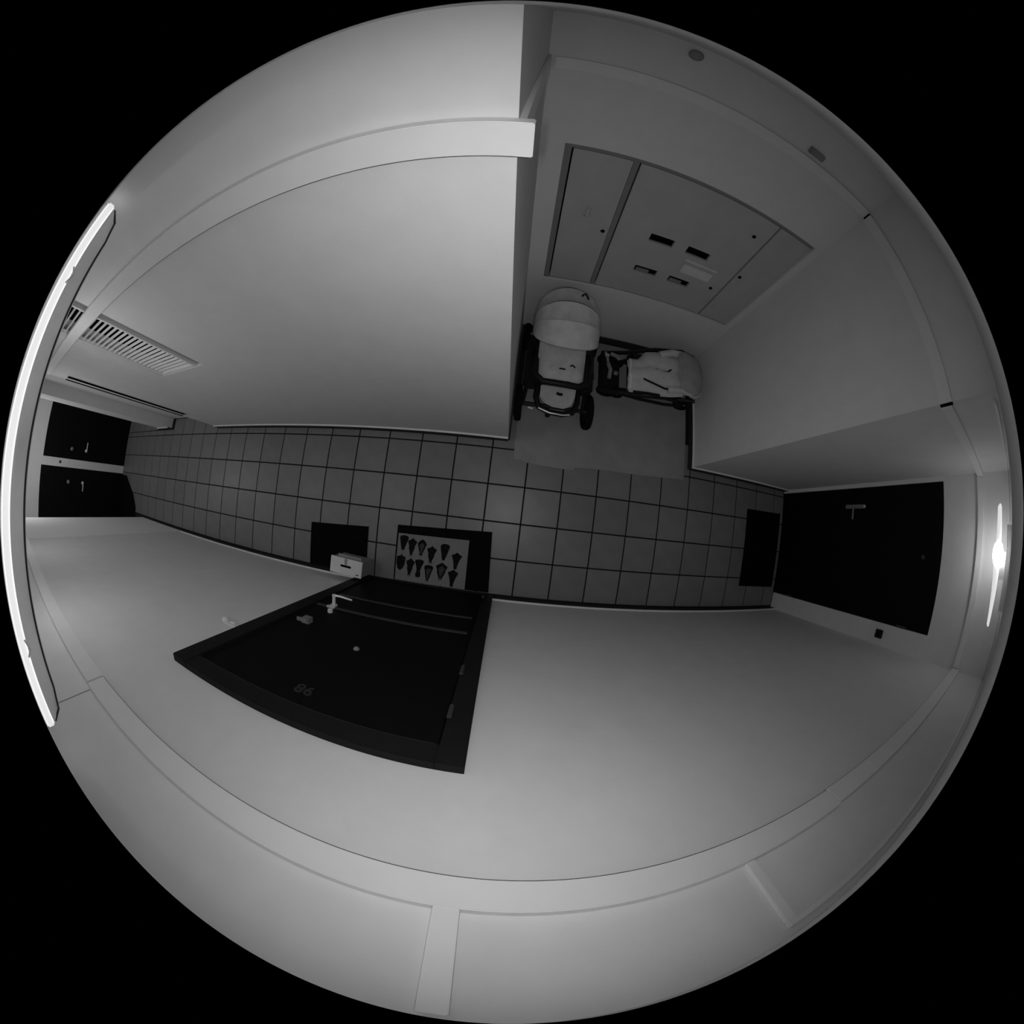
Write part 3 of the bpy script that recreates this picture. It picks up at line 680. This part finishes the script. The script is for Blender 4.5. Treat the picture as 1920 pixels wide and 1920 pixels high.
# ------------------------------------------------------------------ buggy (small stroller lying back)
bg = thing('buggy', 'small buggy with pale reclined seat and black frame in the niche corner', 'stroller', (1.1, 1.35, 0.006))
rows = []
for x_, z_, y0_, y1_ in ((0.815, 0.455, 1.055, 1.305), (0.83, 0.475, 1.055, 1.308), (0.90, 0.480, 1.05, 1.315), (0.96, 0.482, 1.05, 1.40), (1.05, 0.485, 1.06, 1.425), (1.16, 0.490, 1.075, 1.44), (1.27, 0.505, 1.10, 1.455)):
    r_ = []
    for k in range(13):
        t = k / 12 * 2 - 1
        r_.append((x_, (y0_ + y1_) / 2 + t * (y1_ - y0_) / 2, z_ - 0.05 * abs(t) ** 4 + 0.012 * math.sin(7 * t + 9 * x_) * (1 - t * t)))
    rows.append(r_)
loft(rows, 'fabric2', 'seat', 0.03, bg)
MB().tube([(0.812, 1.055, 0.462), (0.808, 1.10, 0.486), (0.808, 1.26, 0.488), (0.812, 1.308, 0.464)], 0.011, 8).build('seat_edge', 'bead', bg)
# hood at the right end
rows = []
for i in range(9):
    f_ = i / 8; phi = math.radians(118 - 118 * f_)
    r_ = []
    for j in range(17):
        t = math.pi * (0.02 + 0.96 * j / 16)
        rr = 0.185 * math.sin(t) ** 0.42
        r_.append((1.285 + rr * math.cos(phi), 1.292 - 0.185 * math.cos(t), 0.475 + rr * math.sin(phi) * 0.55))
    rows.append(r_)
loft(rows, 'fabric3', 'hood', 0.006, bg)
MB().tube([(1.285 + 0.185 * math.sin(math.pi * (0.02 + 0.96 * j / 16)) ** 0.42, 1.292 - 0.185 * math.cos(math.pi * (0.02 + 0.96 * j / 16)), 0.480) for j in range(17)], 0.014, 8).build('hood_edge', 'fabric2', bg)
MB().tube([(1.34, 1.125, 0.50), (1.22, 1.115, 0.515), (1.12, 1.10, 0.50)], 0.030, 8).build('side_bolster', 'fabric2', bg)
MB().tube([(1.06, 1.40, 0.50), (1.16, 1.435, 0.525), (1.30, 1.452, 0.52)], 0.032, 8).build('side_bolster', 'fabric2', bg)
MB().tube([(0.86, 1.163, 0.498), (0.93, 1.135, 0.505), (1.02, 1.115, 0.505), (1.09, 1.10, 0.505), (1.15, 1.103, 0.505)], 0.009, 6).build('strap', 'blackp', bg)
MB().tube([(1.01, 1.255, 0.505), (1.06, 1.245, 0.508), (1.12, 1.252, 0.508), (1.155, 1.285, 0.508)], 0.008, 6).build('strap', 'blackp', bg)
MB().tube([(0.84, 1.03, 0.46), (0.95, 1.035, 0.475), (1.06, 1.045, 0.47)], 0.014, 6).build('arm_bar', 'blackp', bg)
MB().tube([(0.66, 1.50, 0.16), (0.82, 1.46, 0.30), (1.05, 1.49, 0.42), (1.30, 1.525, 0.46), (1.42, 1.50, 0.46)], 0.017, 8).build('side_tube', 'blackp', bg)
MB().tube([(0.75, 1.16, 0.10), (1.0, 1.13, 0.20), (1.25, 1.10, 0.36), (1.40, 1.08, 0.46)], 0.017, 8).build('side_tube', 'blackp', bg)
MB().tube([(0.74, 1.17, 0.09), (1.05, 1.165, 0.05), (1.30, 1.165, 0.06), (1.46, 1.18, 0.08)], 0.016, 8).build('side_tube', 'blackp', bg)
MB().tube([(0.76, 1.48, 0.10), (1.05, 1.50, 0.06), (1.46, 1.52, 0.10)], 0.016, 8).build('side_tube', 'blackp', bg)
MB().tube([(0.80, 1.04, 0.44), (0.78, 1.12, 0.25), (0.76, 1.18, 0.12)], 0.016, 8).build('leg_tube', 'blackp', bg)
MB().tube([(0.80, 1.31, 0.44), (0.78, 1.38, 0.25), (0.76, 1.46, 0.12)], 0.016, 8).build('leg_tube', 'blackp', bg)
B(0.82, 1.30, 1.07, 1.42, 0.33, 0.43).build('seat_shell', 'blackp', bg, bevel=0.03)
for x_, y_ in ((0.715, 1.16), (0.81, 1.165), (0.715, 1.47), (0.81, 1.475)): wheel('wheel', (x_, y_, 0.006 + 0.075), 0.075, 0.035, bg, turn=1.35)
for x_, y_ in ((1.475, 1.19), (1.475, 1.53)): wheel('wheel', (x_, y_, 0.006 + 0.075), 0.075, 0.04, bg, turn=1.45)
# footrest and hanging straps at the left end
B(0.645, 0.81, 1.13, 1.49, 0.10, 0.21).build('footrest', 'blackp', bg, bevel=0.012)
MB().tube([(0.70, 1.36, 0.23), (0.72, 1.30, 0.235), (0.71, 1.22, 0.23)], 0.018, 6).build('footrest_pad', 'fabric3', bg)
MB().tube([(0.665, 1.45, 0.26), (0.675, 1.40, 0.28), (0.685, 1.34, 0.28)], 0.012, 6).build('webbing', 'fabric3', bg)
MB().tube([(0.72, 1.45, 0.25), (0.76, 1.42, 0.28), (0.80, 1.37, 0.29)], 0.018, 6).build('webbing', 'fabric3', bg)
MB().lathe([(0.022, 0), (0.022, 0.02), (0.012, 0.026)], (0.775, 1.29, 0.20), (0, 0, 1), 12).build('buckle', 'steel', bg)
MB().box(0.66, 0.69, 1.40, 1.425, 0.27, 0.285).build('clip', 'chrome', bg)
